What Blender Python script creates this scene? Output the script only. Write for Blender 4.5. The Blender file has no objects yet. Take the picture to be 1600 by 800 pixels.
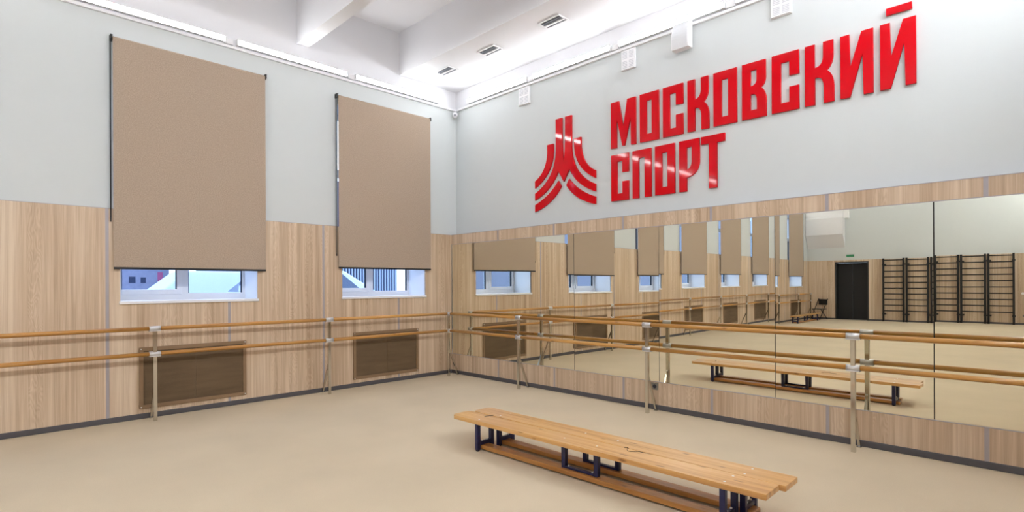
import bpy, bmesh, math, random
from mathutils import Vector, Matrix

random.seed(7)
S = bpy.context.scene
COL = S.collection

# ------------------------------------------------------------------ camera
F_PX, YAW, ROLL, HORIZON = 847.0, math.radians(45.3), math.radians(0.2414), 445.2
CAM = Vector((7.8326, -6.3111, 1.6))
fw = Vector((-math.sin(YAW), math.cos(YAW), 0))
rt = Vector((math.cos(YAW), math.sin(YAW), 0))
up = Vector((0, 0, 1))
cx_ = rt * math.cos(ROLL) - up * math.sin(ROLL)
cy_ = rt * math.sin(ROLL) + up * math.cos(ROLL)
cd = bpy.data.cameras.new('camera')
cd.sensor_width = 36.0
cd.lens = F_PX * 36.0 / 1600.0
cd.shift_y = (HORIZON - 400.0) / 1600.0
cd.clip_end = 200
cam = bpy.data.objects.new('camera', cd)
COL.objects.link(cam)
M = Matrix.Identity(4)
for i in range(3):
    M[i][0], M[i][1], M[i][2], M[i][3] = cx_[i], cy_[i], -fw[i], CAM[i]
cam.matrix_world = M
S.camera = cam

# ------------------------------------------------------------------ world, exposure
W = bpy.data.worlds.new('world')
S.world = W
W.use_nodes = True
bg = W.node_tree.nodes['Background']
bg.inputs[0].default_value = (0.52, 0.69, 1.0, 1)
bg.inputs[1].default_value = 1.35
S.view_settings.view_transform = 'Standard'
S.view_settings.look = 'None'
S.view_settings.gamma = 1
S.view_settings.use_curve_mapping = False
S.view_settings.exposure = 1.74
LAMP = 11.0          # emission of the strip-light diffusers; the row opposite the windows is stronger

# ------------------------------------------------------------------ helpers
def srgb(r, g, b):
    def f(v):
        v /= 255.0
        return v / 12.92 if v <= 0.04045 else ((v + 0.055) / 1.055) ** 2.4
    return (f(r), f(g), f(b), 1)

class MB:
    """collects shapes for one mesh"""
    def __init__(self):
        self.v, self.f, self.m, self.s = [], [], [], []
    def face(self, pts, mat=0, smooth=False):
        n = len(self.v)
        self.v += [tuple(p) for p in pts]
        self.f.append(tuple(range(n, n + len(pts)))); self.m.append(mat); self.s.append(smooth)
    def box(self, x0, y0, z0, x1, y1, z1, mat=0):
        x0, x1 = min(x0, x1), max(x0, x1); y0, y1 = min(y0, y1), max(y0, y1); z0, z1 = min(z0, z1), max(z0, z1)
        n = len(self.v)
        self.v += [(x0,y0,z0),(x1,y0,z0),(x1,y1,z0),(x0,y1,z0),(x0,y0,z1),(x1,y0,z1),(x1,y1,z1),(x0,y1,z1)]
        for q in ((3,2,1,0),(4,5,6,7),(0,1,5,4),(1,2,6,5),(2,3,7,6),(3,0,4,7)):
            self.f.append(tuple(n + i for i in q)); self.m.append(mat); self.s.append(False)
        return self
    def bar(self, p, q, w, h=None, mat=0, side=None):
        """square bar from p to q"""
        h = h or w
        p, q = Vector(p), Vector(q)
        d = (q - p).normalized()
        ref = Vector(side) if side is not None else (Vector((0,0,1)) if abs(d.z) < .9 else Vector((0,1,0)))
        a = d.cross(ref).normalized(); b = a.cross(d).normalized()
        n = len(self.v)
        for c in (p, q):
            for sa, sb in ((-1,-1),(1,-1),(1,1),(-1,1)):
                self.v.append(tuple(c + a*sa*w/2 + b*sb*h/2))
        for f in ((0,1,2,3),(7,6,5,4),(1,0,4,5),(2,1,5,6),(3,2,6,7),(0,3,7,4)):
            self.f.append(tuple(n+i for i in f)); self.m.append(mat); self.s.append(False)
        return self
    def tube(self, p, q, r, n=14, mat=0, r2=None, caps=True):
        p, q = Vector(p), Vector(q); r2 = r if r2 is None else r2
        d = (q - p).normalized()
        ref = Vector((0,0,1)) if abs(d.z) < .9 else Vector((1,0,0))
        a = d.cross(ref).normalized(); b = a.cross(d).normalized()
        k = len(self.v)
        for c, rr in ((p, r), (q, r2)):
            for i in range(n):
                t = 2*math.pi*i/n
                self.v.append(tuple(c + a*math.cos(t)*rr + b*math.sin(t)*rr))
        for i in range(n):
            j = (i+1) % n
            self.f.append((k+j, k+i, k+n+i, k+n+j)); self.m.append(mat); self.s.append(True)
        if caps:
            self.f.append(tuple(k+i for i in range(n))); self.m.append(mat); self.s.append(False)
            self.f.append(tuple(k+n+i for i in reversed(range(n)))); self.m.append(mat); self.s.append(False)
        return self
    def path(self, pts, r, n=6, mat=0):
        for a, b in zip(pts[:-1], pts[1:]):
            self.tube(a, b, r, n, mat)
        return self
    def prism(self, poly, axis, a, b, mat=0):
        """poly: 2D points; axis 'x','y','z' is the extrusion direction from a to b"""
        def P(u, v, w):
            return (w,u,v) if axis == 'x' else ((u,w,v) if axis == 'y' else (u,v,w))
        n = len(poly); k = len(self.v)
        for w in (a, b):
            for u, v in poly: self.v.append(P(u, v, w))
        for i in range(n):
            j = (i+1) % n
            self.f.append((k+i, k+j, k+n+j, k+n+i)); self.m.append(mat); self.s.append(False)
        self.f.append(tuple(k+i for i in reversed(range(n)))); self.m.append(mat); self.s.append(False)
        self.f.append(tuple(k+n+i for i in range(n))); self.m.append(mat); self.s.append(False)
        return self
    def build(self, name, mats, parent=None, bevel=0, seg=2, loc=None):
        me = bpy.data.meshes.new(name)
        me.from_pydata(self.v, [], self.f)
        mats = mats if isinstance(mats, (list, tuple)) else [mats]
        for m in mats: me.materials.append(m)
        me.polygons.foreach_set('material_index', self.m)
        me.polygons.foreach_set('use_smooth', self.s)
        bm = bmesh.new(); bm.from_mesh(me)
        bmesh.ops.remove_doubles(bm, verts=bm.verts, dist=1e-6) if bevel else None
        bmesh.ops.recalc_face_normals(bm, faces=bm.faces)
        bm.to_mesh(me); bm.free()
        o = bpy.data.objects.new(name, me)
        COL.objects.link(o)
        if parent is not None: o.parent = parent
        if loc is not None: o.location = loc
        if bevel:
            mo = o.modifiers.new('bevel', 'BEVEL'); mo.width = bevel; mo.segments = seg; mo.limit_method = 'ANGLE'
        return o

def tag(o, label=None, cat=None, group=None, kind=None):
    if label: o['label'] = label
    if cat: o['category'] = cat
    if group: o['group'] = group
    if kind: o['kind'] = kind
    return o

def empty(name, loc=(0,0,0), rz=0):
    o = bpy.data.objects.new(name, None)
    COL.objects.link(o); o.location = loc; o.rotation_euler = (0,0,rz); o.empty_display_size = .1
    return o

def kids(o):
    return [c for c in bpy.data.objects if c.parent is o]

def copy_tree(o, parent=None):
    c = o.copy(); COL.objects.link(c)
    if parent is not None: c.parent = parent
    for k in kids(o): copy_tree(k, c)
    return c

# ------------------------------------------------------------------ materials
def newmat(name):
    m = bpy.data.materials.new(name); m.use_nodes = True
    return m, m.node_tree, m.node_tree.nodes['Principled BSDF']

def plain(name, col, rough=.5, metal=0, spec=.5, coat=0, noise=0, nscale=40, bump=0):
    m, t, p = newmat(name)
    p.inputs['Base Color'].default_value = col
    p.inputs['Roughness'].default_value = rough
    p.inputs['Metallic'].default_value = metal
    p.inputs['Specular IOR Level'].default_value = spec
    p.inputs['Coat Weight'].default_value = coat
    if noise or bump:
        g = t.nodes.new('ShaderNodeNewGeometry')
        n = t.nodes.new('ShaderNodeTexNoise'); n.inputs['Scale'].default_value = nscale; n.inputs['Detail'].default_value = 4
        t.links.new(g.outputs['Position'], n.inputs['Vector'])
        if noise:
            r = t.nodes.new('ShaderNodeMapRange')
            r.inputs['To Min'].default_value = 1 - noise; r.inputs['To Max'].default_value = 1 + noise
            t.links.new(n.outputs['Fac'], r.inputs['Value'])
            mx = t.nodes.new('ShaderNodeVectorMath'); mx.operation = 'SCALE'
            mx.inputs[0].default_value = col[:3]
            t.links.new(r.outputs[0], mx.inputs['Scale'])
            t.links.new(mx.outputs[0], p.inputs['Base Color'])
        if bump:
            b = t.nodes.new('ShaderNodeBump'); b.inputs['Strength'].default_value = bump; b.inputs['Distance'].default_value = .002
            t.links.new(n.outputs['Fac'], b.inputs['Height']); t.links.new(b.outputs[0], p.inputs['Normal'])
    return m

def N(t, typ, **kw):
    n = t.nodes.new(typ)
    for k, v in kw.items(): setattr(n, k, v)
    return n

def math_(t, op, a, b=None, clamp=False):
    n = N(t, 'ShaderNodeMath', operation=op); n.use_clamp = clamp
    for i, v in enumerate((a, b)):
        if v is None: continue
        if isinstance(v, (int, float)): n.inputs[i].default_value = v
        else: t.links.new(v, n.inputs[i])
    return n.outputs[0]

def wood_panel_mat(name, c_dark, c_mid, c_light, rough=.42):
    """vertical-grain oak laminate: coordinates run along the wall (x+y) and up (z)"""
    m, t, p = newmat(name)
    g = N(t, 'ShaderNodeNewGeometry'); sp = N(t, 'ShaderNodeSeparateXYZ')
    t.links.new(g.outputs['Position'], sp.inputs[0])
    u = math_(t, 'ADD', sp.outputs[0], sp.outputs[1]); v = sp.outputs[2]
    def noise(su, sv, detail=3, off=0.0, rgh=.55):
        c = N(t, 'ShaderNodeCombineXYZ')
        t.links.new(math_(t, 'MULTIPLY', u, su), c.inputs[0]); t.links.new(math_(t, 'MULTIPLY', v, sv), c.inputs[1])
        c.inputs[2].default_value = off
        n = N(t, 'ShaderNodeTexNoise'); n.inputs['Scale'].default_value = 1; n.inputs['Detail'].default_value = detail
        n.inputs['Roughness'].default_value = rgh
        t.links.new(c.outputs[0], n.inputs['Vector']); return n.outputs['Fac']
    def wn(scale, off):
        w = N(t, 'ShaderNodeTexWhiteNoise', noise_dimensions='1D')
        t.links.new(math_(t, 'FLOOR', math_(t, 'ADD', math_(t, 'MULTIPLY', u, scale), off)), w.inputs['W']); return w.outputs['Value']
    board = wn(8.2, .31)                              # laminate boards about 12 cm wide
    wide = noise(7, .12, 2, 3.1)
    fine = noise(95, 1.6, 4, 7.7, .65)
    mid = noise(26, .55, 3, 1.3)
    # cathedral lines on some boards
    wv = N(t, 'ShaderNodeTexWave', wave_type='BANDS', bands_direction='DIAGONAL')
    c = N(t, 'ShaderNodeCombineXYZ')
    bend = noise(9, 2.2, 2, 9.9)
    t.links.new(math_(t, 'ADD', math_(t, 'MULTIPLY', u, 14), math_(t, 'MULTIPLY', bend, 5)), c.inputs[0])
    t.links.new(math_(t, 'MULTIPLY', v, 3.0), c.inputs[1])
    t.links.new(c.outputs[0], wv.inputs['Vector']); wv.inputs['Scale'].default_value = 1.4; wv.inputs['Distortion'].default_value = 1.5
    mask = math_(t, 'GREATER_THAN', wn(8.2, 40.31), .72)
    cath = math_(t, 'MULTIPLY', math_(t, 'MULTIPLY', math_(t, 'SUBTRACT', wv.outputs['Fac'], .5), mask), .10)
    f = math_(t, 'ADD', math_(t, 'MULTIPLY', board, .18), math_(t, 'MULTIPLY', wide, .30))
    f = math_(t, 'ADD', f, math_(t, 'MULTIPLY', mid, .62))
    f = math_(t, 'ADD', f, math_(t, 'MULTIPLY', fine, .42))
    f = math_(t, 'ADD', f, cath)
    f = math_(t, 'SUBTRACT', f, .26, True)
    r = N(t, 'ShaderNodeValToRGB'); e = r.color_ramp.elements
    e[0].position = .28; e[0].color = c_dark; e[1].position = .68; e[1].color = c_light
    k = e.new(.5); k.color = c_mid
    t.links.new(f, r.inputs[0]); t.links.new(r.outputs[0], p.inputs['Base Color'])
    p.inputs['Roughness'].default_value = rough; p.inputs['Specular IOR Level'].default_value = .35
    return m

def plank_mat(name, c_dark, c_mid, c_light, axis='x', rough=.3, coat=.3, freq=26):
    """varnished solid pine: grain along the local axis, darker knots"""
    m, t, p = newmat(name)
    tc = N(t, 'ShaderNodeTexCoord'); oi = N(t, 'ShaderNodeObjectInfo')
    mp = N(t, 'ShaderNodeMapping')
    mp.inputs['Scale'].default_value = (.9, freq, freq) if axis == 'x' else ((freq, .9, freq) if axis == 'y' else (freq, freq, .9))
    ad = N(t, 'ShaderNodeVectorMath', operation='ADD'); sc = N(t, 'ShaderNodeVectorMath', operation='SCALE')
    cb = N(t, 'ShaderNodeCombineXYZ')
    for i in range(3): t.links.new(oi.outputs['Random'], cb.inputs[i])
    t.links.new(cb.outputs[0], sc.inputs[0]); sc.inputs['Scale'].default_value = 31
    t.links.new(tc.outputs['Object'], mp.inputs[0]); t.links.new(mp.outputs[0], ad.inputs[0]); t.links.new(sc.outputs[0], ad.inputs[1])
    n = N(t, 'ShaderNodeTexNoise'); n.inputs['Scale'].default_value = 1; n.inputs['Detail'].default_value = 4; n.inputs['Distortion'].default_value = .6
    t.links.new(ad.outputs[0], n.inputs['Vector'])
    mp2 = N(t, 'ShaderNodeMapping'); mp2.inputs['Scale'].default_value = (.35, 7, 7) if axis == 'x' else ((7, .35, 7) if axis == 'y' else (7, 7, .35))
    t.links.new(tc.outputs['Object'], mp2.inputs[0])
    n2 = N(t, 'ShaderNodeTexNoise'); n2.inputs['Scale'].default_value = 1; n2.inputs['Detail'].default_value = 2
    ad2 = N(t, 'ShaderNodeVectorMath', operation='ADD')
    t.links.new(mp2.outputs[0], ad2.inputs[0]); t.links.new(sc.outputs[0], ad2.inputs[1]); t.links.new(ad2.outputs[0], n2.inputs['Vector'])
    f = math_(t, 'ADD', math_(t, 'MULTIPLY', n.outputs['Fac'], .6), math_(t, 'MULTIPLY', n2.outputs['Fac'], .4))
    r = N(t, 'ShaderNodeValToRGB'); e = r.color_ramp.elements
    e[0].position = .30; e[0].color = c_dark; e[1].position = .66; e[1].color = c_light
    k = e.new(.48); k.color = c_mid
    t.links.new(f, r.inputs[0])
    # knots
    mp3 = N(t, 'ShaderNodeMapping'); mp3.inputs['Scale'].default_value = (3.1, 9, 9) if axis == 'x' else ((9, 3.1, 9) if axis == 'y' else (9, 9, 3.1))
    t.links.new(tc.outputs['Object'], mp3.inputs[0])
    vo = N(t, 'ShaderNodeTexVoronoi'); vo.inputs['Scale'].default_value = 1
    ad3 = N(t, 'ShaderNodeVectorMath', operation='ADD')
    t.links.new(mp3.outputs[0], ad3.inputs[0]); t.links.new(sc.outputs[0], ad3.inputs[1]); t.links.new(ad3.outputs[0], vo.inputs['Vector'])
    kn = N(t, 'ShaderNodeMapRange'); kn.inputs['From Min'].default_value = .05; kn.inputs['From Max'].default_value = .14
    kn.inputs['To Min'].default_value = .8; kn.inputs['To Max'].default_value = 0
    t.links.new(vo.outputs['Distance'], kn.inputs['Value'])
    mx = N(t, 'ShaderNodeMix', data_type='RGBA'); mx.blend_type = 'MULTIPLY'
    t.links.new(kn.outputs[0], mx.inputs['Factor']); t.links.new(r.outputs[0], mx.inputs['A']); mx.inputs['B'].default_value = (.32, .2, .13, 1)
    t.links.new(mx.outputs['Result'], p.inputs['Base Color'])
    p.inputs['Roughness'].default_value = rough; p.inputs['Coat Weight'].default_value = coat; p.inputs['Coat Roughness'].default_value = .18
    return m

def emit_mat(name, col, strength):
    m, t, p = newmat(name)
    p.inputs['Base Color'].default_value = (.8, .8, .8, 1)
    p.inputs['Emission Color'].default_value = col
    p.inputs['Emission Strength'].default_value = strength
    return m

def fabric_mat(name, col, amount=.07):
    m, t, p = newmat(name)
    g = N(t, 'ShaderNodeNewGeometry')
    n = N(t, 'ShaderNodeTexNoise'); n.inputs['Scale'].default_value = 85; n.inputs['Detail'].default_value = 3; n.inputs['Roughness'].default_value = .7
    t.links.new(g.outputs['Position'], n.inputs['Vector'])
    w = N(t, 'ShaderNodeTexWave', wave_type='BANDS', bands_direction='Z'); w.inputs['Scale'].default_value = 60; w.inputs['Distortion'].default_value = 2
    t.links.new(g.outputs['Position'], w.inputs['Vector'])
    f = math_(t, 'ADD', math_(t, 'MULTIPLY', n.outputs['Fac'], .8), math_(t, 'MULTIPLY', w.outputs['Fac'], .2))
    r = N(t, 'ShaderNodeMapRange'); r.inputs['From Min'].default_value = .25; r.inputs['From Max'].default_value = .75
    r.inputs['To Min'].default_value = 1 - amount*2; r.inputs['To Max'].default_value = 1 + amount*2
    t.links.new(f, r.inputs['Value'])
    sc = N(t, 'ShaderNodeVectorMath', operation='SCALE'); sc.inputs[0].default_value = col[:3]
    t.links.new(r.outputs[0], sc.inputs['Scale']); t.links.new(sc.outputs[0], p.inputs['Base Color'])
    p.inputs['Roughness'].default_value = .95; p.inputs['Specular IOR Level'].default_value = .1
    b = N(t, 'ShaderNodeBump'); b.inputs['Strength'].default_value = .25; b.inputs['Distance'].default_value = .001
    t.links.new(f, b.inputs['Height']); t.links.new(b.outputs[0], p.inputs['Normal'])
    return m

def carpet_mat():
    m, t, p = newmat('beige_carpet')
    g = N(t, 'ShaderNodeNewGeometry')
    n = N(t, 'ShaderNodeTexNoise'); n.inputs['Scale'].default_value = 170; n.inputs['Detail'].default_value = 3; n.inputs['Roughness'].default_value = .7
    n2 = N(t, 'ShaderNodeTexNoise'); n2.inputs['Scale'].default_value = 1.1; n2.inputs['Detail'].default_value = 5
    for q in (n, n2): t.links.new(g.outputs['Position'], q.inputs['Vector'])
    f = math_(t, 'ADD', math_(t, 'MULTIPLY', math_(t, 'SUBTRACT', n.outputs['Fac'], .5), .30), math_(t, 'MULTIPLY', math_(t, 'SUBTRACT', n2.outputs['Fac'], .5), .22))
    sc = N(t, 'ShaderNodeVectorMath', operation='SCALE'); sc.inputs[0].default_value = srgb(211, 195, 169)[:3]
    t.links.new(math_(t, 'ADD', f, 1.0), sc.inputs['Scale']); t.links.new(sc.outputs[0], p.inputs['Base Color'])
    p.inputs['Roughness'].default_value = .95; p.inputs['Specular IOR Level'].default_value = .12
    b = N(t, 'ShaderNodeBump'); b.inputs['Strength'].default_value = .35; b.inputs['Distance'].default_value = .003
    t.links.new(n.outputs['Fac'], b.inputs['Height']); t.links.new(b.outputs[0], p.inputs['Normal'])
    return m

def glass_mat():
    m = bpy.data.materials.new('window_glass'); m.use_nodes = True
    t = m.node_tree; t.nodes.clear()
    o = N(t, 'ShaderNodeOutputMaterial'); mx = N(t, 'ShaderNodeMixShader'); tr = N(t, 'ShaderNodeBsdfTransparent'); gl = N(t, 'ShaderNodeBsdfGlossy')
    tr.inputs[0].default_value = (.9, .95, 1, 1); gl.inputs['Roughness'].default_value = .02
    fr = N(t, 'ShaderNodeFresnel'); fr.inputs[0].default_value = 1.45
    gm = N(t, 'ShaderNodeNewGeometry')      # the back face of a pane adds no mirror reflection
    t.links.new(math_(t, 'MULTIPLY', fr.outputs[0], math_(t, 'SUBTRACT', 1.0, gm.outputs['Backfacing'])), mx.inputs[0]); t.links.new(tr.outputs[0], mx.inputs[1]); t.links.new(gl.outputs[0], mx.inputs[2]); t.links.new(mx.outputs[0], o.inputs[0])
    return m

def mesh_screen_mat():
    """fine woven screen in front of the heaters"""
    m, t, p = newmat('brown_mesh_screen')
    g = N(t, 'ShaderNodeNewGeometry')
    n = N(t, 'ShaderNodeTexNoise'); n.inputs['Scale'].default_value = 150; n.inputs['Detail'].default_value = 2
    t.links.new(g.outputs['Position'], n.inputs['Vector'])
    mp = N(t, 'ShaderNodeMapping'); mp.inputs['Scale'].default_value = (1, .8, 7)
    t.links.new(g.outputs['Position'], mp.inputs[0])
    n2 = N(t, 'ShaderNodeTexNoise'); n2.inputs['Scale'].default_value = 2; n2.inputs['Detail'].default_value = 3
    t.links.new(mp.outputs[0], n2.inputs['Vector'])
    f = math_(t, 'ADD', math_(t, 'MULTIPLY', n.outputs['Fac'], .5), math_(t, 'MULTIPLY', n2.outputs['Fac'], .5))
    r = N(t, 'ShaderNodeValToRGB'); e = r.color_ramp.elements
    e[0].position = .3; e[0].color = srgb(88, 70, 50); e[1].position = .7; e[1].color = srgb(118, 96, 70)
    t.links.new(f, r.inputs[0]); t.links.new(r.outputs[0], p.inputs['Base Color'])
    p.inputs['Roughness'].default_value = .8
    return m

MAT = dict(
    paint=plain('grey_green_paint', srgb(208, 213, 214), .7, noise=.012, nscale=6, bump=.02),
    white=plain('white_ceiling_paint', srgb(226, 226, 230), .75, noise=.008, nscale=5),
    white_gloss=plain('white_lacquer', srgb(240, 240, 243), .3),
    pvc=plain('white_window_plastic', srgb(236, 238, 244), .3),
    wood=wood_panel_mat('oak_laminate', srgb(178, 152, 125), srgb(205, 181, 155), srgb(223, 203, 179)),
    strip=plain('grey_joint_profile', srgb(172, 166, 172), .4, metal=.2),
    base=plain('dark_grey_skirting', srgb(84, 82, 86), .5, noise=.08, nscale=9),
    carpet=carpet_mat(),
    mirror=plain('mirror_silver', (.88, .86, .75, 1), .0, metal=1),
    mirror_edge=plain('mirror_edge', srgb(70, 66, 56), .5),
    blind=fabric_mat('beige_blind_fabric', srgb(177, 159, 142), .14),
    black=plain('black_metal', srgb(24, 24, 26), .4, spec=.4),
    blackbar=plain('black_plastic', srgb(20, 20, 22), .35),
    rail=plank_mat('amber_varnished_rail', srgb(150, 100, 42), srgb(188, 134, 62), srgb(212, 160, 88), 'x', .28, .4, 18),
    raily=plank_mat('amber_varnished_rail_along_windows', srgb(150, 100, 42), srgb(188, 134, 62), srgb(212, 160, 88), 'y', .28, .4, 18),
    chrome=plain('polished_steel', (.62, .60, .56, 1), .12, metal=1),
    alu=plain('brushed_aluminium', (.66, .66, .67, 1), .34, metal=.6),
    pine=plank_mat('varnished_pine', srgb(184, 128, 68), srgb(216, 164, 98), srgb(234, 192, 130), 'x', .3, .35, 22),
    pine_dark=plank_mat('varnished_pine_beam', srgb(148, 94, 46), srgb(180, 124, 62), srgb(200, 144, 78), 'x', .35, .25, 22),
    navy=plain('navy_steel', srgb(26, 30, 74), .35),
    screw=plain('zinc_screw', (.85, .85, .85, 1), .4, metal=.2),
    red=plain('red_acrylic', srgb(206, 0, 18), .05, spec=.30),
    screen=mesh_screen_mat(),
    screen_frame=plain('brown_frame', srgb(140, 113, 84), .6),
    lamp=emit_mat('strip_light_diffuser', (.965, .985, 1, 1), LAMP),
    lamp_strong=emit_mat('strip_light_diffuser_strong', (.965, .985, 1, 1), LAMP*4.2),
    louver=plain('pale_louver', srgb(205, 206, 212), .5),
    slot=plain('dark_slot', srgb(100, 102, 112), .6),
    slot2=plain('grey_blade', srgb(150, 153, 162), .5),
    glass=glass_mat(),
    gasket=plain('black_gasket', srgb(25, 28, 40), .6),
    dark=plain('painted_doorway_dark', srgb(16, 16, 17), .6),
    door=plain('dark_door_leaf', srgb(38, 40, 42), .35),
    green=plain('green_sign', srgb(60, 140, 100), .5),
    car=plain('white_car_paint', srgb(200, 204, 210), .3, coat=.5),
    cover=fabric_mat('car_cover', srgb(205, 210, 218)),
    carglass=plain('car_glass', srgb(70, 80, 100), .05),
    tyre=plain('rubber', srgb(28, 28, 30), .8),
    snow=plain('pale_ground', srgb(140, 145, 152), .9, noise=.06, nscale=2),
    house=plain('pale_render', srgb(128, 128, 142), .85, noise=.06, nscale=1.5),
    fence=plain('pale_fence_paint', srgb(160, 168, 182), .5),
    hedge=plain('dark_backing', srgb(52, 60, 84), .9, noise=.25, nscale=3),
    pink=plain('pink_poster', srgb(176, 84, 120), .7),
    poster=plain('grey_poster', srgb(140, 138, 156), .7, noise=.2, nscale=8),
    socket=plain('grey_socket', srgb(120, 116, 106), .5),
)

# ------------------------------------------------------------------ room dimensions
XW, YB = 8.4, -20.0            # right wall, back wall
ZT, ZS, ZC = 4.80, 5.145, 5.86  # white band, soffit and beams, ceiling
ZW = 2.512                      # top of the wood panels
DF = 0.13                       # depth of the wood casing on the mirror wall
WT = 0.62                       # window wall thickness
NWIN = 7
def win_y(k): return (-.715 - 2.82*k, -2.275 - 2.82*k)      # opening in the panels
def win_w(k): return (-.600 - 2.815*k, -2.345 - 2.815*k)      # wider opening in the masonry above
WZ0, WZ1 = 1.42, 4.40

# floor
f = MB().box(-0.0, YB, -.1, XW, 0, 0)
tag(f.build('floor', MAT['carpet']), 'beige carpet floor of the dance hall', 'floor', kind='structure')

# window wall
w = MB()
ys = [0]
for k in range(NWIN): ys += list(win_w(k))
ys.append(YB)
for i in range(len(ys)-1):
    a, b = ys[i], ys[i+1]
    if i % 2 == 0:
        w.box(-WT, b, 0, 0, a, ZT)
    else:
        w.box(-WT, b, 0, 0, a, WZ0 - .03); w.box(-WT, b, WZ1, 0, a, ZT)
w.box(-WT, YB, ZT, 0, 0, ZC + .1, 1)
wall_left = tag(w.build('wall_left', [MAT['paint'], MAT['white']]), 'window wall, pale grey paint above oak panels, white band on top', 'wall', kind='structure')

# mirror wall
w = MB().box(-WT, 0, 0, XW, .3, ZT); w.box(-WT, 0, ZT, XW, .3, ZC + .1, 1)
wall_front = tag(w.build('wall_front', [MAT['paint'], MAT['white']]), 'mirror wall with red lettering, pale grey paint above oak casing', 'wall', kind='structure')

# back wall with door opening
DX0, DX1, DZ = 1.08, 2.30, 2.44
w = MB().box(-WT, YB-.3, 0, DX0, YB, ZT); w.box(DX1, YB-.3, 0, XW, YB, ZT); w.box(DX0, YB-.3, DZ, DX1, YB, ZT)
w.box(-WT, YB-.3, ZT, XW, YB, ZC+.1, 1)
wall_back = tag(w.build('wall_back', [MAT['paint'], MAT['white']]), 'far wall seen in the mirrors, with dark doorway and wall bars', 'wall', kind='structure')

# right wall (outside the frame)
w = MB().box(XW, YB-.3, 0, XW+.3, .3, ZT); w.box(XW, YB-.3, ZT, XW+.3, .3, ZC+.1, 1)
wall_right = tag(w.build('wall_right', [MAT['paint'], MAT['white']]), 'wall opposite the windows, pale grey paint above oak panels', 'wall', kind='structure')

# wood panels on the window wall: one piece each, notched around the window openings
JL = 1.32
edges = [0.0] + [-(1.26 + JL*k) for k in range(15)] + [YB]
SW = .034
for i in range(len(edges)-1):
    a = edges[i] - (SW/2 if i else 0); b = edges[i+1] + (SW/2 if i < len(edges)-2 else 0)
    if i == 0: a = -DF
    br = sorted({a, b} | {y for k in range(NWIN) for y in win_y(k) if b < y < a}, reverse=True)
    m = MB()
    for p, q in zip(br[:-1], br[1:]):
        mid = (p+q)/2
        inside = any(win_y(k)[1] < mid < win_y(k)[0] for k in range(NWIN))
        m.box(0, q, .062, .02, p, WZ0 - .03 if inside else ZW)
    m.build('wood_panel', MAT['wood'], wall_left)
    if i < len(edges)-2:
        y = edges[i+1]
        inside = any(win_y(k)[1] < y < win_y(k)[0] for k in range(NWIN))
        MB().box(0, y-SW/2, .062, .017, y+SW/2, WZ0-.03 if inside else ZW).build('joint_strip', MAT['strip'], wall_left)
m = MB()
for i in range(0, len(ys)-1, 2): m.box(0, ys[i+1], ZW, .022, ys[i], ZW+.006)
m.build('panel_cap', MAT['strip'], wall_left)

# wood casing of the mirror wall: panels below and above the mirrors
MZ0, MZ1 = .352, 2.345
jx = [0.0] + [1.255 + 1.2265*k for k in range(6)] + [XW]
for i in range(len(jx)-1):
    a = jx[i] + (SW/2 if i else 0); b = jx[i+1] - (SW/2 if i < len(jx)-2 else 0)
    MB().box(a, -DF, .062, b, 0, MZ0).build('wood_panel', MAT['wood'], wall_front)
    MB().box(a, -DF, MZ1, b, 0, ZW).build('wood_panel', MAT['wood'], wall_front)
    if i < len(jx)-2:
        x = jx[i+1]
        MB().box(x-SW/2, -DF+.003, .062, x+SW/2, 0, MZ0).build('joint_strip', MAT['strip'], wall_front)
        MB().box(x-SW/2, -DF+.003, MZ1, x+SW/2, 0, ZW).build('joint_strip', MAT['strip'], wall_front)
MB().box(0, -DF-.002, ZW, XW, 0, ZW+.006).build('panel_cap', MAT['strip'], wall_front)
MB().box(0.021, -DF-.001, MZ1-.006, XW, -.1, MZ1).build('casing_edge', MAT['strip'], wall_front)
MB().box(0.021, -DF-.001, MZ0, XW, -.1, MZ0+.005).build('casing_edge', MAT['strip'], wall_front)
MB().box(0, -.095, MZ0, XW, -.001, MZ1).build('mirror_backing', MAT['mirror_edge'], wall_front)

# wood panels on the back and right walls
jb = [0.0] + [1.22*k for k in range(1, 7)] + [XW]
for i in range(len(jb)-1):
    a, b = jb[i]+.002, jb[i+1]-.002
    m = MB(); br = sorted({a, b} | {x for x in (DX0, DX1) if a < x < b})
    ok = False
    for p, q in zip(br[:-1], br[1:]):
        ins = DX0 < (p+q)/2 < DX1
        if ins: m.box(p, YB, DZ, q, YB+.02, ZW)
        else: m.box(p, YB, .062, q, YB+.02, ZW)
    m.build('wood_panel', MAT['wood'], wall_back)
for i in range(16):
    MB().box(XW-.02, -1.25*i-.002, .062, XW, -1.25*(i+1)+.002, ZW).build('wood_panel', MAT['wood'], wall_right)

# skirting
tag(MB().box(.0, YB, 0, .03, 0, .064).build('baseboard_left', MAT['base'], bevel=.006), 'dark grey skirting under the window wall panels', 'skirting', kind='structure')
tag(MB().box(.03, -DF-.012, 0, XW, -.02, .064).build('baseboard_front', MAT['base'], bevel=.006), 'dark grey skirting under the mirror wall casing', 'skirting', kind='structure')
m = MB().box(.03, YB, 0, DX0, YB+.03, .062); m.box(DX1, YB, 0, XW, YB+.03, .062)
tag(m.build('baseboard_back', MAT['base']), 'dark grey skirting along the far wall beside the doorway', 'skirting', kind='structure')

# ceiling with soffit and beams
ceil = tag(MB().box(-WT, YB-.3, ZC, XW+.3, .3, ZC+.2).build('ceiling', MAT['white']), 'white coffered ceiling with deep beams', 'ceiling', kind='structure')
MB().box(0, -1.213, ZS, XW, 0, ZC).build('soffit', MAT['white'], ceil)
for k in range(6):
    y = -2.88 - 2.85*k
    MB().box(0, y-.092, ZS-.012, XW, y+.092, ZC).build('beam', MAT['white'], ceil)

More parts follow.
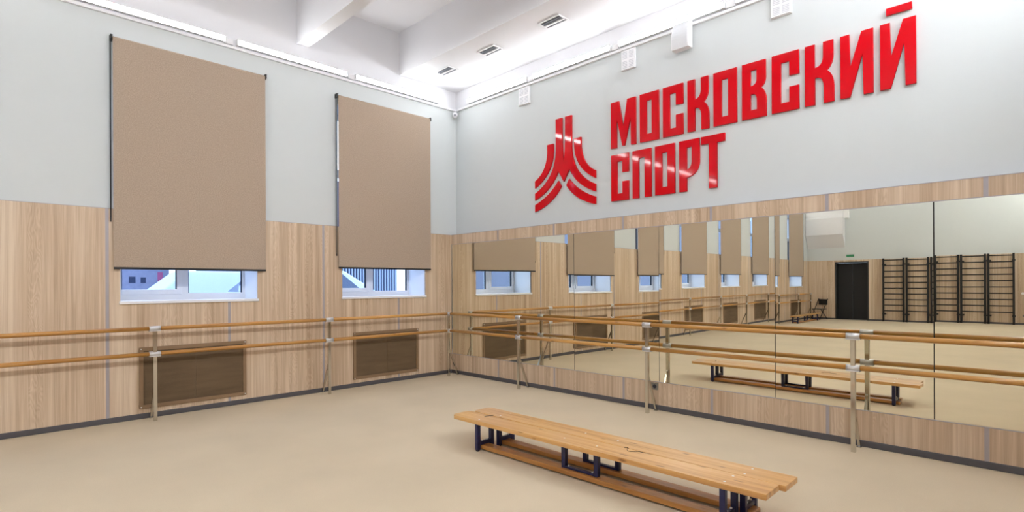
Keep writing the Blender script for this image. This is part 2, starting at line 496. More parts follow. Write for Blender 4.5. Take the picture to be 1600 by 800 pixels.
# white ledges that carry the strip lights
tag(MB().box(0, YB, ZT-.012, .036, 0, ZT+.024).build('trim_1', MAT['white_gloss'], bevel=.004), 'white ledge under the strip lights on the window wall', 'ledge', kind='structure')
tag(MB().box(.04, -.036, ZT-.012, XW, 0, ZT+.024).build('trim_2', MAT['white_gloss'], bevel=.004), 'white ledge under the strip lights on the mirror wall', 'ledge', kind='structure')

# ------------------------------------------------------------------ windows
WL = ['white plastic window beside the mirror corner', 'white plastic window second from the mirror corner', 'white plastic window third from the mirror corner, seen in mirrors',
              'white plastic window fourth from the mirror corner, seen in mirrors', 'white plastic window fifth from the mirror corner, seen in mirrors',
              'white plastic window sixth from the mirror corner, seen in mirrors', 'white plastic window nearest the far wall, seen in mirrors']
def window(k):
    y0, y1 = win_w(k)
    X = -.52
    wn = tag(empty('window_%d' % (k+1), (X, y0, WZ0)), WL[k], 'window', kind='structure')
    wdt, h = y0 - y1, WZ1 - WZ0
    e0, e1 = y0 - win_y(k)[0], win_y(k)[1] - y1          # how far the panel lining covers the masonry opening
    hl = ZW - WZ0
    r = MB().box(.03, 0, 0, -X, -.010, h); r.box(.03, -wdt, 0, -X, -wdt+.010, h); r.box(.03, -wdt, h-.012, -X, 0, h)
    r.box(.03, -.010, 0, -X+.0195, -e0, hl); r.box(.03, -wdt+.010, 0, -X+.0195, -wdt+e1, hl)
    r.build('reveal', MAT['white_gloss'], wn)
    MB().box(.03, -wdt+e1-.012, -.03, -X+.045, -e0+.012, .006).build('sill', MAT['white_gloss'], wn, bevel=.006)
    t, tb = .155, .085
    fr = MB()
    fr.box(-.04, 0, -.02, .03, -wdt, tb); fr.box(-.04, 0, h-.08, .03, -wdt, h)
    fr.box(-.04, 0, tb, .03, -t, h-.08); fr.box(-.04, -wdt, tb, .03, -wdt+t-.05, h-.08)
    cy = -.50*wdt - .015
    fr.box(-.04, cy-.045, tb, .03, cy+.045, h-.08)
    fr.box(-.04, -t, 2.0, .03, -wdt+t-.05, 2.08)
    fr.build('frame', MAT['pvc'], wn, bevel=.005)
    # opening sash on the half away from the corner, fixed pane on the other
    sa = MB(); a, b = -wdt+t-.06, cy-.035
    for (p, q, z0, z1) in ((a, a+.06, tb-.01, 2.01), (b-.06, b, tb-.01, 2.01), (a+.06, b-.06, tb-.01, tb+.055), (a+.06, b-.06, 1.95, 2.01)):
        sa.box(-.03, p, z0, .045, q, z1)
    s_ = sa.build('sash', MAT['pvc'], wn, bevel=.005)
    MB().box(-.004, a+.055, tb+.05, .004, b-.055, 1.96).build('pane', MAT['glass'], s_)
    for (p, q) in ((a+.060, a+.066), (b-.066, b-.060)): MB().box(-.01, p, tb+.055, .042, q, 1.95).build('gasket', MAT['gasket'], s_)
    MB().box(-.004, cy+.04, tb-.005, .004, -t+.005, 2.005).build('pane', MAT['glass'], wn)
    for (p, q) in ((-t-.007, -t), (cy+.045, cy+.051)): MB().box(-.02, p, tb, .025, q, 2.0).build('gasket', MAT['gasket'], wn)
    MB().box(-.004, cy+.04, 2.075, .004, -t+.005, h-.075).build('pane', MAT['glass'], wn)
    MB().box(-.004, -wdt+t-.055, 2.075, .004, cy-.04, h-.075).build('pane', MAT['glass'], wn)
for k in range(NWIN): window(k)

# ------------------------------------------------------------------ roller blinds
BL = ['beige roller blind nearest the mirror corner, over the first window',
      'large beige roller blind second from the mirror corner, directly in view',
      'beige roller blind third from the mirror corner, seen in the mirrors',
      'beige roller blind fourth from the mirror corner, seen in the mirrors',
      'beige roller blind fifth from the mirror corner, seen in the mirrors',
      'beige roller blind sixth from the mirror corner, seen across a mirror joint',
      'beige roller blind farthest from the mirror corner, beside the white duct box']
def blind(k):
    y0 = -.630 - 2.81*k; y1 = y0 - 1.725
    zb = [1.875, 1.815, 1.83, 1.835, 1.84, 1.85, 1.84][k]
    zt = 4.53; X = .07
    bl = tag(empty('roller_blind', (0, y0, 0)), BL[k], 'blind', 'roller blinds along the window wall')
    L = y1 - y0
    MB().tube((X-.022, 0, zt-.022), (X-.022, L, zt-.022), .022, 16).build('roller', MAT['blind'], bl)
    m = MB(); m.face([(X, 0, zt-.022), (X, L, zt-.022), (X, L, zb+.012), (X, 0, zb+.012)])
    fab = m.build('fabric', MAT['blind'], bl)
    so = fab.modifiers.new('thickness', 'SOLIDIFY'); so.thickness = .0016
    MB().box(X-.010, -.001, zb-.012, X+.008, L+.001, zb+.014).build('bottom_bar', MAT['blackbar'], bl, bevel=.004)
    for s, yy in ((1, .012), (-1, L-.012)):
        b = MB().box(.001, yy-.012, zt+.005, X+.002, yy+.012, zt+.014); b.box(.001, yy-.012, zt-.05, .010, yy+.012, zt+.014)
        b.tube((X-.022, yy-.006, zt-.022), (X-.022, yy+.006, zt-.022), .030, 14)
        b.build('bracket', MAT['black'], bl)
    # bead chain loop on the far side from the mirrors
    zc = [2.06, 2.36, 2.36, 2.3, 2.3, 2.3, 1.85][k]
    yy = L - .022
    m = MB().path([(X-.040, yy, zt-.03), (X-.042, yy, zc+.05), (X-.034, yy, zc), (X-.018, yy, zc), (X-.004, yy, zc+.05), (X+.004, yy, zt-.03)], .0042, 5)
    m.build('chain', MAT['black'], bl)
for k in range(NWIN): blind(k)

# ------------------------------------------------------------------ heater screens
GL = ['brown heater screen under the window beside the mirror corner', 'brown heater screen under the second window, behind a barre post',
      'brown heater screen under the third window, seen in mirrors', 'brown heater screen under the fourth window, seen in mirrors',
      'brown heater screen under the fifth window, seen in mirrors', 'brown heater screen under the sixth window, seen in mirrors',
      'brown heater screen behind the bench by the far wall, seen in mirrors']
for k in range(NWIN):
    y0 = -.875 - 2.815*k; wd, z0, z1 = 1.225, .12, .862
    g = tag(empty('heater_screen', (.0205, y0, z0)), GL[k], 'screen', 'heater screens under the windows')
    h = z1 - z0; t = .045
    m = MB().box(0, 0, 0, .02, -wd, t); m.box(0, 0, h-t, .02, -wd, h); m.box(0, 0, t, .02, -t, h-t); m.box(0, -wd, t, .02, -wd+t, h-t)
    m.build('frame', MAT['screen_frame'], g, bevel=.004)
    MB().box(.001, -t, t, .006, -wd/2+.001, h-t).build('mesh_panel', MAT['screen'], g)
    MB().box(.001, -wd/2-.001, t, .006, -wd+t, h-t).build('mesh_panel', MAT['screen'], g)
    for (yy, zz) in ((-.02, .02), (-wd+.02, .02), (-.02, h-.02), (-wd+.02, h-.02)):
        MB().tube((.02, yy, zz), (.0225, yy, zz), .007, 8).build('screw', MAT['screw'], g)

# ------------------------------------------------------------------ mirrors
MXS = [0.028, 1.472, 2.861, 4.243, 5.650, 7.028, 8.395]
MYAW = [.0060, .0049, -.0007, .0108, -.0004, -.0034]
MTIL = [.0010, .0022, .0004, .0038, .0019, .0032]
ML = ['narrow-looking wall mirror in the corner by the window wall', 'second wall mirror from the corner, right of the first joint',
      'third wall mirror from the corner, behind the barre', 'fourth wall mirror from the corner, reflecting a row of blinds',
      'fifth wall mirror from the corner, reflecting the dark doorway', 'sixth wall mirror from the corner, at the right edge of the photo']
for i in range(6):
    a, b = MXS[i]+.0045, MXS[i+1]-.0045
    c = (a+b)/2; wd = b-a; hh = MZ1-.006-MZ0-.007
    m = MB().box(-wd/2, 0, -hh/2, wd/2, .005, hh/2, 1)
    m.f.append(tuple()) if False else None
    o = m.build('wall_mirror', [MAT['mirror'], MAT['mirror_edge']])
    for p in o.data.polygons:
        if p.normal.y < -.9: p.material_index = 0
    o.location = (c, -.122, (MZ0+MZ1)/2)
    # positive yaw here turns the face toward the window wall
    o.rotation_euler = (MTIL[i], 0, MYAW[i])
    tag(o, ML[i], 'mirror', 'wall mirrors behind the barre')

# ------------------------------------------------------------------ ballet barres
ZU, ZL_, RR = 1.100, .800, .0245
def barre_post(parent, x, y, d, along):
    """post with braces; d: unit vector to the wall; along: rail direction"""
    p = MB().box(x-.02, y-.02, 0, x+.02, y+.02, ZU-.02).build('post', MAT['chrome'], parent, bevel=.003)
    d = Vector(d); al = Vector(along)
    base = Vector((x, y, 0))
    for z in (ZU, ZL_):
        m = MB()
        c = base + Vector((0,0,z))
        m.tube(c - al*.058, c + al*.058, .0295, 18)
        m.bar(c - al*.058 + Vector((0,0,-.028)), c + al*.058 + Vector((0,0,-.028)), .05, .012)
        m.build('bracket', MAT['alu'], p)
    reach = .21 if abs(d.y) > .5 else .215
    m = MB().bar(base + d*.012 + Vector((0,0,.47)), base + d*reach + Vector((0,0,.012)), .030, .022, side=al)
    m.bar(base + d*(reach-.03) + Vector((0,0,.004)), base + d*(reach+.012) + Vector((0,0,.004)), .04, .008)
    m.build('brace', MAT['chrome'], p)
# along the windows
YM = -.385; XL = .25; PY = [-2.605, -4.795, -7.0, -9.2, -11.4, -13.6, -15.8, -18.0, -19.55]
bl = tag(empty('ballet_barre', (0,0,0)), 'double wooden ballet barre running along the window wall', 'barre')
for y in PY: barre_post(bl, XL, y, (-1,0,0), (0,1,0))
YY = [YM-.036] + PY
for z in (ZU, ZL_):
    for a, b in zip(YY[:-1], YY[1:]):
        o = MB().tube((0, (a-b)/2-.004, 0), (0, -(a-b)/2+.004, 0), RR, 18).build('rail', MAT['raily'], bl)
        o.location = (XL, (a+b)/2, z)
# along the mirrors
PX = [.25, 1.985, 4.225, 6.45]
bm_ = tag(empty('ballet_barre', (0,0,0)), 'double wooden ballet barre running in front of the mirrors', 'barre')
for i, x in enumerate(PX): barre_post(bm_, x, YM, (0,1,0), (1,0,0) if i else (1,0,0))
XX = PX + [8.36]
for z in (ZU, ZL_):
    for a, b in zip(XX[:-1], XX[1:]):
        o = MB().tube((-(b-a)/2+.004, 0, 0), ((b-a)/2-.004, 0, 0), RR, 18).build('rail', MAT['rail'], bm_)
        o.location = ((a+b)/2, YM, z)

# ------------------------------------------------------------------ benches
def make_bench(label, cx, cy, rz, lf=-1.52, rf=1.515, legs=(-1.16, 1.235), mid=(-.165, .168), L=None):
    b = tag(empty('gymnastics_bench', (cx, cy, 0), rz), label, 'bench', 'long wooden gymnastics benches')
    hw = .118
    # seat plank with clipped corners at both ends
    poly = [(lf+.035, -hw), (rf-.004, -hw), (rf, -hw+.004), (rf, hw-.004), (rf-.004, hw), (lf+.035, hw), (lf+.008, hw-.022), (lf, hw-.05), (lf, -hw+.05), (lf+.008, -hw+.022)]
    MB().prism(poly, 'z', .262, .300).build('seat_plank', MAT['pine'], b, bevel=.006, seg=3)
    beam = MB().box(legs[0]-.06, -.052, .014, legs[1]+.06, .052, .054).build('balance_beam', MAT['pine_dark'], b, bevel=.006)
    for x in legs:
        for s in (-1, 1):
            lg = MB().box(x-.02, s*.09-.02, .012, x+.02, s*.09+.02, .2615).build('leg', MAT['navy'], b, bevel=.003)
            MB().tube((x, s*.09, 0), (x, s*.09, .014), .017, 12, r2=.021).build('foot', MAT['tyre'], lg)
        cr = MB().box(x-.016, -.071, .0545, x+.016, .071, .090).build('crossbar', MAT['navy'], b, bevel=.002)
        for yy in (-.035, .035): MB().tube((x, yy, .09), (x, yy, .099), .008, 6).build('bolt', MAT['screw'], cr)
    for x in mid:
        MB().prism([(x-.018, .0545), (x+.018, .0545), (x+.022, .2615), (x-.022, .2615)], 'y', -.02, .02).build('leg', MAT['navy'], b, bevel=.002)
    cr = MB().box(mid[0]+.018, -.018, .0545, mid[1]-.018, .018, .072).build('crossbar', MAT['navy'], b, bevel=.002)
    for x in (mid[0]+.045, mid[1]-.045): MB().tube((x, 0, .072), (x, 0, .082), .008, 6).build('bolt', MAT['screw'], cr)
    for x, yy in ((legs[0]-.0, -.07), (legs[0]+.0, .07), (mid[0], 0), (mid[1], 0), (legs[1], -.07), (legs[1], .07)):
        MB().tube((x, yy, .2985), (x, yy, .3012), .0085, 10).build('screw', MAT['screw'], b)
    return b
make_bench('wooden gymnastics bench with navy legs, the nearer of the joined pair', 5.040, -2.763, math.radians(1.05))
make_bench('wooden gymnastics bench with navy legs, the mirror side of the joined pair', 5.075, -2.518, math.radians(.75))
make_bench('wooden gymnastics bench under the window barre, seen in the mirror', .62, -17.70, math.radians(90))

# dark cords left on the bench tops
def cord(pts, label):
    m = MB(); P = [Vector(p) for p in pts]; out = []
    for i in range(len(P)-1):
        p0 = P[max(i-1,0)]; p1 = P[i]; p2 = P[i+1]; p3 = P[min(i+2,len(P)-1)]
        for j in range(5):
            t = j/5
            out.append(.5*((2*p1)+(p2-p0)*t+(2*p0-5*p1+4*p2-p3)*t*t+(3*p1-p0-3*p2+p3)*t**3))
    out.append(P[-1])
    m.path(out, .0022, 6)
    tag(m.build('cord', MAT['black']), label, 'cord', 'thin cords left on the benches')
zc = .3034
cord([(5.395,-2.650,zc), (5.405,-2.632,zc), (5.425,-2.640,zc), (5.432,-2.668,zc), (5.470,-2.702,zc), (5.520,-2.660,zc), (5.555,-2.655,zc), (5.590,-2.652,zc)], 'thin black looped cord lying mid-way along the joined benches')
cord([(3.845,-2.755,zc), (3.838,-2.725,zc), (3.850,-2.700,zc), (3.872,-2.660,zc)], 'short black cord lying at the left end of the joined benches')

# ------------------------------------------------------------------ strip lights
def strip_light(p, along, out, L, label=None, group=None, lamp='lamp'):
    """p: middle of the back edge on the wall; along, out: unit vectors"""
    a, o = Vector(along), Vector(out)
    e = tag(empty('strip_light', p), label, 'light', group)
    def bx(m, l0, l1, o0, o1, z0, z1):
        c0 = a*l0 + o*o0; c1 = a*l1 + o*o1
        m.box(c0.x, c0.y, z0, c1.x, c1.y, z1); return m
    m = bx(MB(), -L/2, L/2, 0, .022, 0, .075)
    bx(m, -L/2, L/2, .022, .056, .069, .075); bx(m, -L/2, L/2, .022, .056, 0, .006)  # lids added to cut the diffuser's spill onto wall and soffit
    bx(m, -L/2-.004, -L/2+.012, 0, .064, -.004, .079); bx(m, L/2-.012, L/2+.004, 0, .064, -.004, .079)
    m.build('housing', MAT['white_gloss'], e)
    bx(MB(), -L/2+.012, L/2-.012, .022, .066, .007, .068).build('diffuser', MAT[lamp], e, bevel=.016)
    return e
ordn = ['first','second','third','fourth','fifth','sixth','seventh','eighth','ninth','tenth','eleventh','twelfth','thirteenth']
yl = -.45
for k in range(11):
    strip_light((.001, yl-.80, 4.845), (0,1,0), (1,0,0), 1.60, '%s strip light from the mirror corner on the window wall' % ordn[k], 'strip lights on the window wall')
    yl -= 1.745
xl = .385
for k in range(5):
    strip_light((xl+.735, -.001, 4.845), (1,0,0), (0,-1,0), 1.47, '%s strip light from the window corner on the mirror wall' % ordn[k], 'strip lights on the mirror wall')
    xl += 1.607
for k in range(11):
    strip_light((XW-.001, -1.25-1.745*k, 4.845), (0,1,0), (-1,0,0), 1.60, '%s strip light from the mirrors on the wall opposite the windows' % ordn[k], 'strip lights on the right wall', 'lamp_strong')
for k in range(4):
    strip_light((2.6+1.607*k, YB+.001, 4.845), (1,0,0), (0,1,0), 1.47, '%s strip light from the doorway high on the far wall' % ordn[k], 'strip lights on the far wall')
# joint boxes in the gaps between the lights
for i, y in enumerate((-2.11, -3.895)):
    tag(MB().box(.001, y-.055, 4.835, .035, y+.055, 4.91).build('junction_box', MAT['white_gloss'], bevel=.004), '%s white junction box from the corner between window wall lights' % ordn[i], 'box')
for i, x in enumerate((1.923, 3.53, 5.137)):
    tag(MB().box(x-.055, -.035, 4.835, x+.055, -.001, 4.91).build('junction_box', MAT['white_gloss'], bevel=.004), '%s white junction box from the corner between mirror wall lights' % ordn[i], 'box')

# ------------------------------------------------------------------ soffit air slots
for i, x in enumerate((.72, 1.79, 3.05)):
    v = tag(empty('air_vent', (x, -.775, ZS-.001)), ['slot air vent in the soffit closest to the corner', 'middle slot air vent in the soffit', 'slot air vent in the soffit farthest from the corner'][i], 'vent', 'slot vents in the soffit')
    hx, hy = .185, .105
    fr = MB().box(-hx, -hy, -.012, hx, -hy+.02, 0); fr.box(-hx, hy-.02, -.012, hx, hy, 0); fr.box(-hx, -hy, -.012, -hx+.02, hy, 0); fr.box(hx-.02, -hy, -.012, hx, hy, 0)
    fr.box(-hx, .018, -.012, hx, .050, 0)
    fr.build('frame', MAT['white_gloss'], v, bevel=.002)
    MB().box(-hx+.01, -hy+.01, -.003, hx-.01, hy-.01, -.001).build('duct', MAT['slot'], v)  # flat plate, coloured as the shaded depth behind the slots
    for yy in (-.045, -.010, .066):
        s = MB(); s.bar((-hx+.02, yy, -.008), (hx-.02, yy, -.008), .004, .016); s.build('slat', MAT['slot2'], v)

# ------------------------------------------------------------------ wall boxes, speaker, sensor
def grille_box(x0, x1, z0, z1, label):
    b = tag(empty('wall_grille', ((x0+x1)/2, -.001, (z0+z1)/2)), label, 'grille')
    w2, h2 = (x1-x0)/2, (z1-z0)/2
    MB().box(-w2, -.030, -h2, w2, 0, h2).build('housing', MAT['white_gloss'], b, bevel=.006)
    for sx in (-1, 1):
        for r in range(2):
            cx0 = sx*w2*.46; cz0 = (r-.5)*h2*.92
            m = MB()
            for q in range(5):
                zz = cz0 + (q-2)*h2*.15
                m.box(cx0-w2*.34, -.0325, zz-.006, cx0+w2*.34, -.0295, zz+.006)
            m.build('louver', MAT['louver'], b)
    MB().box(-w2*.9, -.045, -h2+.004, w2*.9, -.03, -h2+.018).build('lip', MAT['white_gloss'], b)
grille_box(1.655, 1.895, 4.50, 4.783, 'white grille box under the lights, above the red emblem')
grille_box(3.625, 3.845, 4.51, 4.783, 'white grille box under the lights, left of the white speaker')
grille_box(5.585, 5.80, 4.535, 4.783, 'white grille box at the top edge, above the red letters')

sp = tag(empty('wall_speaker', (4.56, -.03, 4.66)), 'white curved wall speaker hanging under the strip lights', 'speaker')
prof = []
for i in range(9):
    t = i/8; z = -.165 + .33*t
    prof.append((-.055 - .075*math.sin(math.pi*(.25+.62*t)) - .02*(1-t), z))
prof += [(-.02, .165), (-.02, -.165)]
MB().prism(prof, 'x', -.115, .115).build('housing', MAT['white_gloss'], sp, bevel=.008)
gp = MB()
for i in range(8):
    a, b = prof[i], prof[i+1]
    gp.face([(-.1, a[0]-.003, a[1]), (.1, a[0]-.003, a[1]), (.1, b[0]-.003, b[1]), (-.1, b[0]-.003, b[1])], smooth=True)
gp.build('front_grille', plain('speaker_grille', srgb(222, 224, 228), .7, noise=.1, nscale=300), sp)
MB().box(-.03, -.022, -.06, .03, .029, .06).build('bracket', MAT['strip'], sp)
for sx in (-.085, .085): MB().tube((sx, -.08, -.140), (sx, -.125, -.140), .008, 8).build('screw', MAT['slot'], sp)

se = tag(empty('motion_sensor', (.075, -.075, 4.70)), 'small white motion sensor in the corner under the ceiling lights', 'sensor')
MB().tube((-.07, .07, 0), (-.01, .01, 0), .022, 12).build('arm', MAT['white_gloss'], se)
me_ = MB()
R_ = .048; nu, nv = 14, 8
for i in range(nu):
    for j in range(nv):
        def sp_(a, b):
            th = 2*math.pi*a/nu; ph = math.pi*b/nv
            return (.012 + R_*math.sin(ph)*math.cos(th), -.012 + R_*math.sin(ph)*math.sin(th), 1.15*R_*math.cos(ph))
        me_.face([sp_(i,j), sp_(i+1,j), sp_(i+1,j+1), sp_(i,j+1)], smooth=True)
me_.build('body', MAT['white_gloss'], se)
MB().tube((.03, -.03, -.01), (.056, -.056, -.012), .024, 12, r2=.016).build('lens', MAT['slot2'], se)

# socket on the casing under the mirrors
so = tag(empty('wall_socket', (4.177, -DF-.001, .297)), 'grey power socket on the oak casing beside a barre post', 'socket')
MB().box(-.055, -.012, -.045, .055, 0, .045).build('cover', MAT['socket'], so, bevel=.004)
MB().tube((.008, -.012, 0), (.008, -.0145, 0), .026, 16).build('outlet', MAT['gasket'], so)

# ------------------------------------------------------------------ red emblem and lettering
def extruded(name, polys, parent, depth=.013):
    """polys: list of 2D loops, holes included"""
    cu = bpy.data.curves.new(name, 'CURVE'); cu.dimensions = '2D'; cu.fill_mode = 'BOTH'; cu.extrude = depth; cu.bevel_depth = .0025; cu.bevel_resolution = 1
    cu.offset = -.0025
    for lp in polys:
        s = cu.splines.new('POLY'); s.points.add(len(lp)-1)
        for p, (x, z) in zip(s.points, lp): p.co = (x, z, 0, 1)
        s.use_cyclic_u = True
    tmp = bpy.data.objects.new('tmp', cu)
    me = bpy.data.meshes.new_from_object(tmp)
    bpy.data.objects.remove(tmp); bpy.data.curves.remove(cu)
    me.name = name; me.transform(Matrix.Rotation(math.pi/2, 4, 'X')); me.materials.clear(); me.materials.append(MAT['red'])
    o = bpy.data.objects.new(name, me); COL.objects.link(o); o.parent = parent
    return o
def bez(p0, p1, p2, n=14):
    return [tuple((1-t)**2*a + 2*t*(1-t)*b + t*t*c for a, b, c in zip(p0, p1, p2)) for t in [i/n for i in range(n+1)]]
YS = -.0175
em = tag(empty('wall_emblem', (2.597, YS, 2.745)), 'red acrylic emblem of curved bands and two uprights, left of the lettering', 'sign')
zb_ = 2.745
def Z(l): return [(x, z-zb_) for x, z in l]
def flip(l): return [(-x, z) for x, z in reversed(l)]
low = bez((.108,3.325), (.235,3.06), (.587,2.927))
outr = bez((.587,3.037), (.17,3.22), (.152,3.64))
half = low + outr + [(.154,4.115), (.030,4.115), (.030,3.78), (.022,3.62)]
extruded('center_band', [Z([(0,3.148)] + half + [(0,3.41)] + flip(half))], em)
ob = [(.327,3.757)] + bez((.327,3.66), (.335,3.35), (.587,3.232)) + bez((.587,3.12), (.21,3.31), (.203,3.66)) + [(.203,3.757)]
extruded('outer_band', [Z(ob)], em); extruded('outer_band', [Z(flip(ob))], em)
lb = bez((.104,3.178), (.27,2.97), (.587,2.857)) + bez((.587,2.747), (.22,2.84), (.05,3.085))
extruded('lower_band', [Z(lb)], em); extruded('lower_band', [Z(flip(lb))], em)

H = .635
def smooth_corner(pts): return pts
G = {
 'М': [[(0,0),(.093,0),(.094,.42),(.186,.012),(.222,.012),(.318,.39),(.322,0),(.398,0),(.398,H),(.266,H),(.203,.26),(.131,H),(0,H)]],
 'О': [[(0,0),(.28,0),(.28,H),(0,H)], [(.10,.097),(.10,.537),(.178,.537),(.178,.097)]],
 'С': [[(0,0),(.28,0),(.28,.257),(.182,.257),(.182,.095),(.095,.095),(.095,.537),(.182,.537),(.182,.38),(.28,.38),(.28,H),(0,H)]],
 'П': [[(0,0),(.095,0),(.095,.527),(.184,.527),(.184,0),(.283,0),(.283,H),(0,H)]],
 'К': [[(0,0),(.096,0),(.096,.280)] + bez((.096,.280),(.176,.290),(.180,.17),6) + [(.180,0),(.276,0)] + bez((.276,.17),(.272,.29),(.209,.335),6) + bez((.209,.335),(.268,.385),(.270,.489),6) + [(.270,H),(.174,H)] + bez((.174,.489),(.172,.39),(.096,.385),6) + [(.096,H),(0,H)]],
 'В': [[(0,0),(.272,0)] + bez((.272,.18),(.268,.29),(.214,.332),6) + bez((.214,.332),(.262,.37),(.264,.44),6) + [(.264,H),(0,H)],
       [(.097,.547),(.165,.547)] + bez((.165,.44),(.166,.368),(.097,.367),5), [(.097,.274)] + bez((.12,.274),(.168,.274),(.168,.19),5) + [(.168,.094),(.097,.094)]],
 'И': [[(0,0),(.086,0),(.194,.41),(.203,0),(.286,0),(.286,H),(.185,H),(.090,.305),(.081,H),(0,H)]],
 'Р': [[(0,0),(.100,0),(.100,.170)] + bez((.100,.170),(.262,.19),(.268,.36),8) + [(.268,H),(0,H)], [(.100,.544),(.168,.544)] + bez((.168,.36),(.160,.275),(.100,.269),6)],
 'Т': [[(.100,0),(.200,0),(.200,.540),(.296,.540),(.296,H),(0,H),(0,.540),(.100,.540)]],
}
ws = tag(empty('wall_lettering', (3.450, YS, 3.482)), 'upper, longer row of tall red acrylic letters on the mirror wall', 'sign')
for ch, x in zip('МОСКОВСКИ', (3.450, 3.912, 4.252, 4.591, 4.923, 5.263, 5.592, 5.930, 6.263)):
    o = extruded('letter', G[ch], ws); o.location = (x-3.450, 0, 0)
sh = extruded('letter', G['И'], ws); sh.location = (6.605-3.450, 0, 0)
br = extruded('breve', [[(.050,.712),(.255,.712),(.255,.778),(.050,.778)]], ws); br.location = (6.605-3.450, 0, 0)
ws2 = tag(empty('wall_lettering', (3.450, YS, 2.753)), 'lower, shorter row of tall red acrylic letters beside the emblem', 'sign')
for ch, x in zip('СПОРТ', (3.453, 3.797, 4.135, 4.476, 4.764)):
    o = extruded('letter', G[ch], ws2); o.location = (x-3.450, 0, 0)

# ------------------------------------------------------------------ far wall, seen in the mirrors
d = tag(empty('door_1', (DX0, YB, 0)), 'dark double doorway in the far wall, seen in the mirror', 'door', kind='structure')
dw = DX1-DX0
m = MB().box(0, -.28, 0, .05, .024, DZ); m.box(dw-.05, -.28, 0, dw, .024, DZ); m.box(0, -.28, DZ-.05, dw, .024, DZ)
m.build('frame', MAT['door'], d)
for a, b in ((.05, dw/2-.003), (dw/2+.003, dw-.05)):
    lf = MB().box(a, -.22, .012, b, -.17, DZ-.055).build('leaf', MAT['dark'], d, bevel=.004)  # near-black colour paints in the dark of the open doorway
MB().box(0.05, -.28, 0, dw-.05, 0, .01).build('threshold', MAT['socket'], d)

WBX = [2.83, 3.60, 4.37, 5.13, 5.89]
WBL = ['black wall bars nearest the dark doorway, seen in the mirror', 'second black wall bars from the doorway, left of the mirror joint', 'middle black wall bars of the five, split by the mirror joint',
       'fourth black wall bars from the doorway, seen in the mirror', 'black wall bars farthest from the doorway, seen in the mirror']
for k, x0 in enumerate(WBX):
    wb = tag(empty('wall_bars', (x0, YB+.021, 0)), WBL[k], 'wall bars', 'black wall bars on the far wall')
    wd, yo = .67, .13
    for x in (0, wd):
        r = MB().box(x-.03, yo-.035, 0, x+.03, yo+.035, 2.53).build('upright', MAT['black'], wb)
        for z in (.30, 2.28): MB().box(x-.045, 0, z-.025, x+.075 if x == 0 else x+.045, yo, z+.025).build('bracket', MAT['black'], r)
    for j in range(10):
        z = .43 + j*.225
        MB().tube((.02, yo, z), (wd-.02, yo, z), .021, 8).build('rung', MAT['black'], wb)

# duct box above the door corner
db = tag(empty('duct_box', (.02, YB+.001, 3.05)), 'white boxed duct with sloped underside above the doorway corner', 'duct')
MB().prism([(0,0),(.33,.55),(.33,1.25),(.28,1.34),(.28,1.75),(0,1.75)], 'x', 0, 1.43).build('casing', MAT['white'], db)
MB().box(1.432, .001, 1.22, 1.60, .20, 1.70).build('side_box', MAT['white_gloss'], db)

ex = tag(MB().box(1.50, YB+.001, 2.64, 1.78, YB+.02, 2.74).build('exit_sign', MAT['green']), 'small green exit sign plate above the dark doorway', 'sign')
for i, x in enumerate((6.79, 6.93)):
    t_ = tag(MB().tube((x, YB+.021, 1.10), (x, YB+.035, 1.10), .045, 16).build('wall_switch', MAT['white_gloss']), ['round white switch beside the wall bars, closer to the doorway', 'round white switch beside the wall bars, farther from the doorway'][i], 'switch', 'round white switches on the far wall')
tag(MB().box(6.78, YB+.021, .28, 7.0, YB+.032, .35).build('wall_vent', MAT['socket']), 'small grey vent low on the far wall past the wall bars', 'vent')

# folding chair in the far corner
ch = tag(empty('folding_chair', (.58, -19.56, 0), math.radians(200)), 'black folding chair in the far corner beside the doorway', 'chair')
MB().box(-.20, -.20, .43, .20, .20, .455).build('seat', MAT['blackbar'], ch, bevel=.01)
MB().box(-.20, .235, .62, .20, .26, .86).build('backrest', MAT['blackbar'], ch, bevel=.01)
for s in (-1, 1):
    MB().bar((s*.205, -.26, 0), (s*.205, .26, .88), .022).build('leg', MAT['black'], ch)
    MB().bar((s*.185, .26, 0), (s*.185, -.16, .44), .022).build('leg', MAT['black'], ch)
MB().bar((-.185, .20, .07), (.185, .20, .07), .016).build('stretcher', MAT['black'], ch)

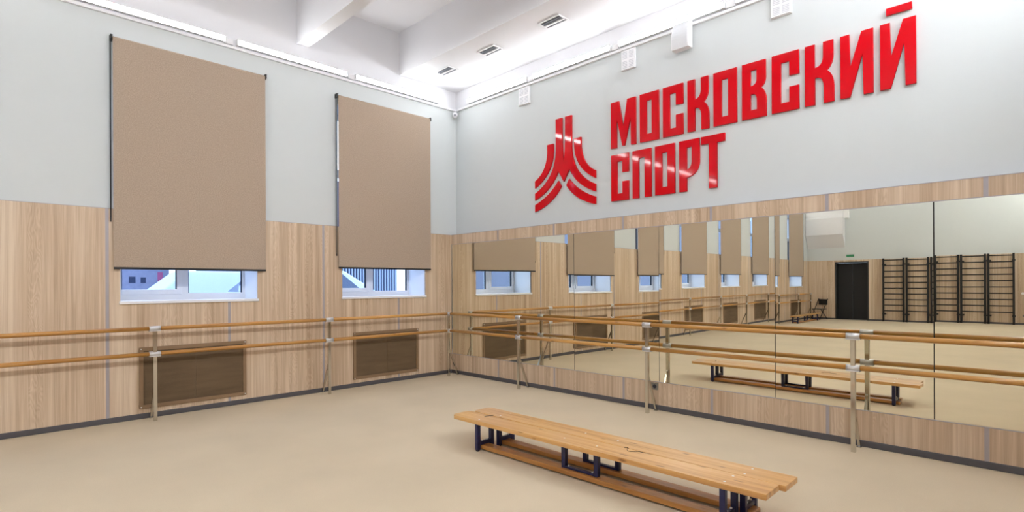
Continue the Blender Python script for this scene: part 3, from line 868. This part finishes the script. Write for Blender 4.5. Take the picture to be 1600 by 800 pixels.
# ------------------------------------------------------------------ outside the windows
GZ = .45
tag(MB().box(-30, -95, GZ-.1, -WT-.02, 25, GZ).build('ground', MAT['snow']), 'pale yard outside the windows', 'ground', kind='structure')
hs = tag(MB().box(-19, -90, GZ, -18, -2.6, 9).build('building', MAT['house']), 'grey-lilac rendered building across the yard', 'building')
def car(x, y, rz, label, paint='car'):
    c = tag(empty('car', (x, y, GZ), rz), label, 'car')
    body = [(-2.15,.28),(-2.2,.62),(-2.1,.92),(-1.2,1.0),(1.55,1.0),(2.15,.86),(2.2,.55),(2.12,.28)]
    MB().prism(body, 'y', -.86, .86).build('body', MAT[paint], c, bevel=.09, seg=3)
    cab = MB()
    lo = [(-1.75, .80), (.95, .80)]
    def ring(z, xa, xb, hy): return [(xa,-hy,z),(xb,-hy,z),(xb,hy,z),(xa,hy,z)]
    A, B = ring(.98, -1.85, 1.15, .80), ring(1.50, -1.25, .35, .62)
    for i in range(4):
        j = (i+1) % 4; cab.face([A[i], A[j], B[j], B[i]])
    cab.face(B)
    o = cab.build('cabin', MAT[paint], c, bevel=.05, seg=3)
    g = MB()
    for s in (-1, 1):
        def sp2(x_, z_): return (x_, s*(.80 - (.80-.62)*(z_-.98)/.52 + .006), z_)
        g.face([sp2(-1.45,1.03), sp2(-.5,1.03), sp2(-.5,1.42), sp2(-1.10,1.42)]); g.face([sp2(-.42,1.03), sp2(.72,1.03), sp2(.28,1.42), sp2(-.42,1.42)])
    g.face([(1.09,-.68,1.03),(1.09,.68,1.03),(.47,.56,1.44),(.47,-.56,1.44)]); g.face([(-1.80,-.68,1.03),(-1.80,.68,1.03),(-1.34,.56,1.44),(-1.34,-.56,1.44)])
    if paint == 'car': g.build('window', MAT['carglass'], o)
    for xx in (-1.35, 1.4):
        for s in (-1, 1):
            wv = MB().tube((xx, s*.68, .32), (xx, s*.88, .32), .32, 20).build('wheel', MAT['tyre'], c)
            MB().tube((xx, s*.881, .32), (xx, s*.89, .32), .19, 14).build('hub', MAT['alu'], wv)
    return c
car(-4.6, -.5, math.radians(90), 'white car parked outside the window beside the mirror corner')
car(-6.6, -1.7, math.radians(90), 'car under a pale cover, parked outside the second window', 'cover')
nb = tag(empty('notice_board', (-10, -3.3, GZ)), 'grey notice board with pink and dark sheets across the yard', 'board')
MB().box(-.03, -.9, .7, .03, .9, 2.2).build('panel', MAT['poster'], nb)
for y in (-.85, .85): MB().box(-.08, y-.04, 0, -.03, y+.04, 2.2).build('post', MAT['strip'], nb)
for y0_, y1_, z0_, z1_, c_ in ((.62, .74, 1.2, 1.55, 'pink'), (-.80, -.60, 1.0, 1.6, 'strip'), (-.05, .10, 1.25, 1.42, 'hedge'), (.22, .34, 1.25, 1.40, 'hedge')):
    MB().box(.03, y0_, z0_, .036, y1_, z1_).build('sheet', MAT[c_], nb)
fn = tag(empty('fence', (-8.0, 0, GZ)), 'tall fence of pale upright bars in front of a dark wall', 'fence')
for i in range(1):
    MB().box(-.02, -.9+.1*i-.018, 0, .02, -.9+.1*i+.018, 2.2).build('bar', MAT['fence'], fn)
b0 = kids(fn)[0]
for i in range(1, 48):
    c = b0.copy(); c.location = (0, .1*i, 0); COL.objects.link(c)
for z in (.15, 2.05): MB().box(-.03, -1.0, z-.02, .03, 3.85, z+.02).build('rail', MAT['fence'], fn)
tag(MB().box(-8.9, -2.0, GZ, -8.7, 4.3, 5).build('yard_wall', MAT['hedge']), 'dark blue wall behind the pale bar fence', 'wall', kind='structure')
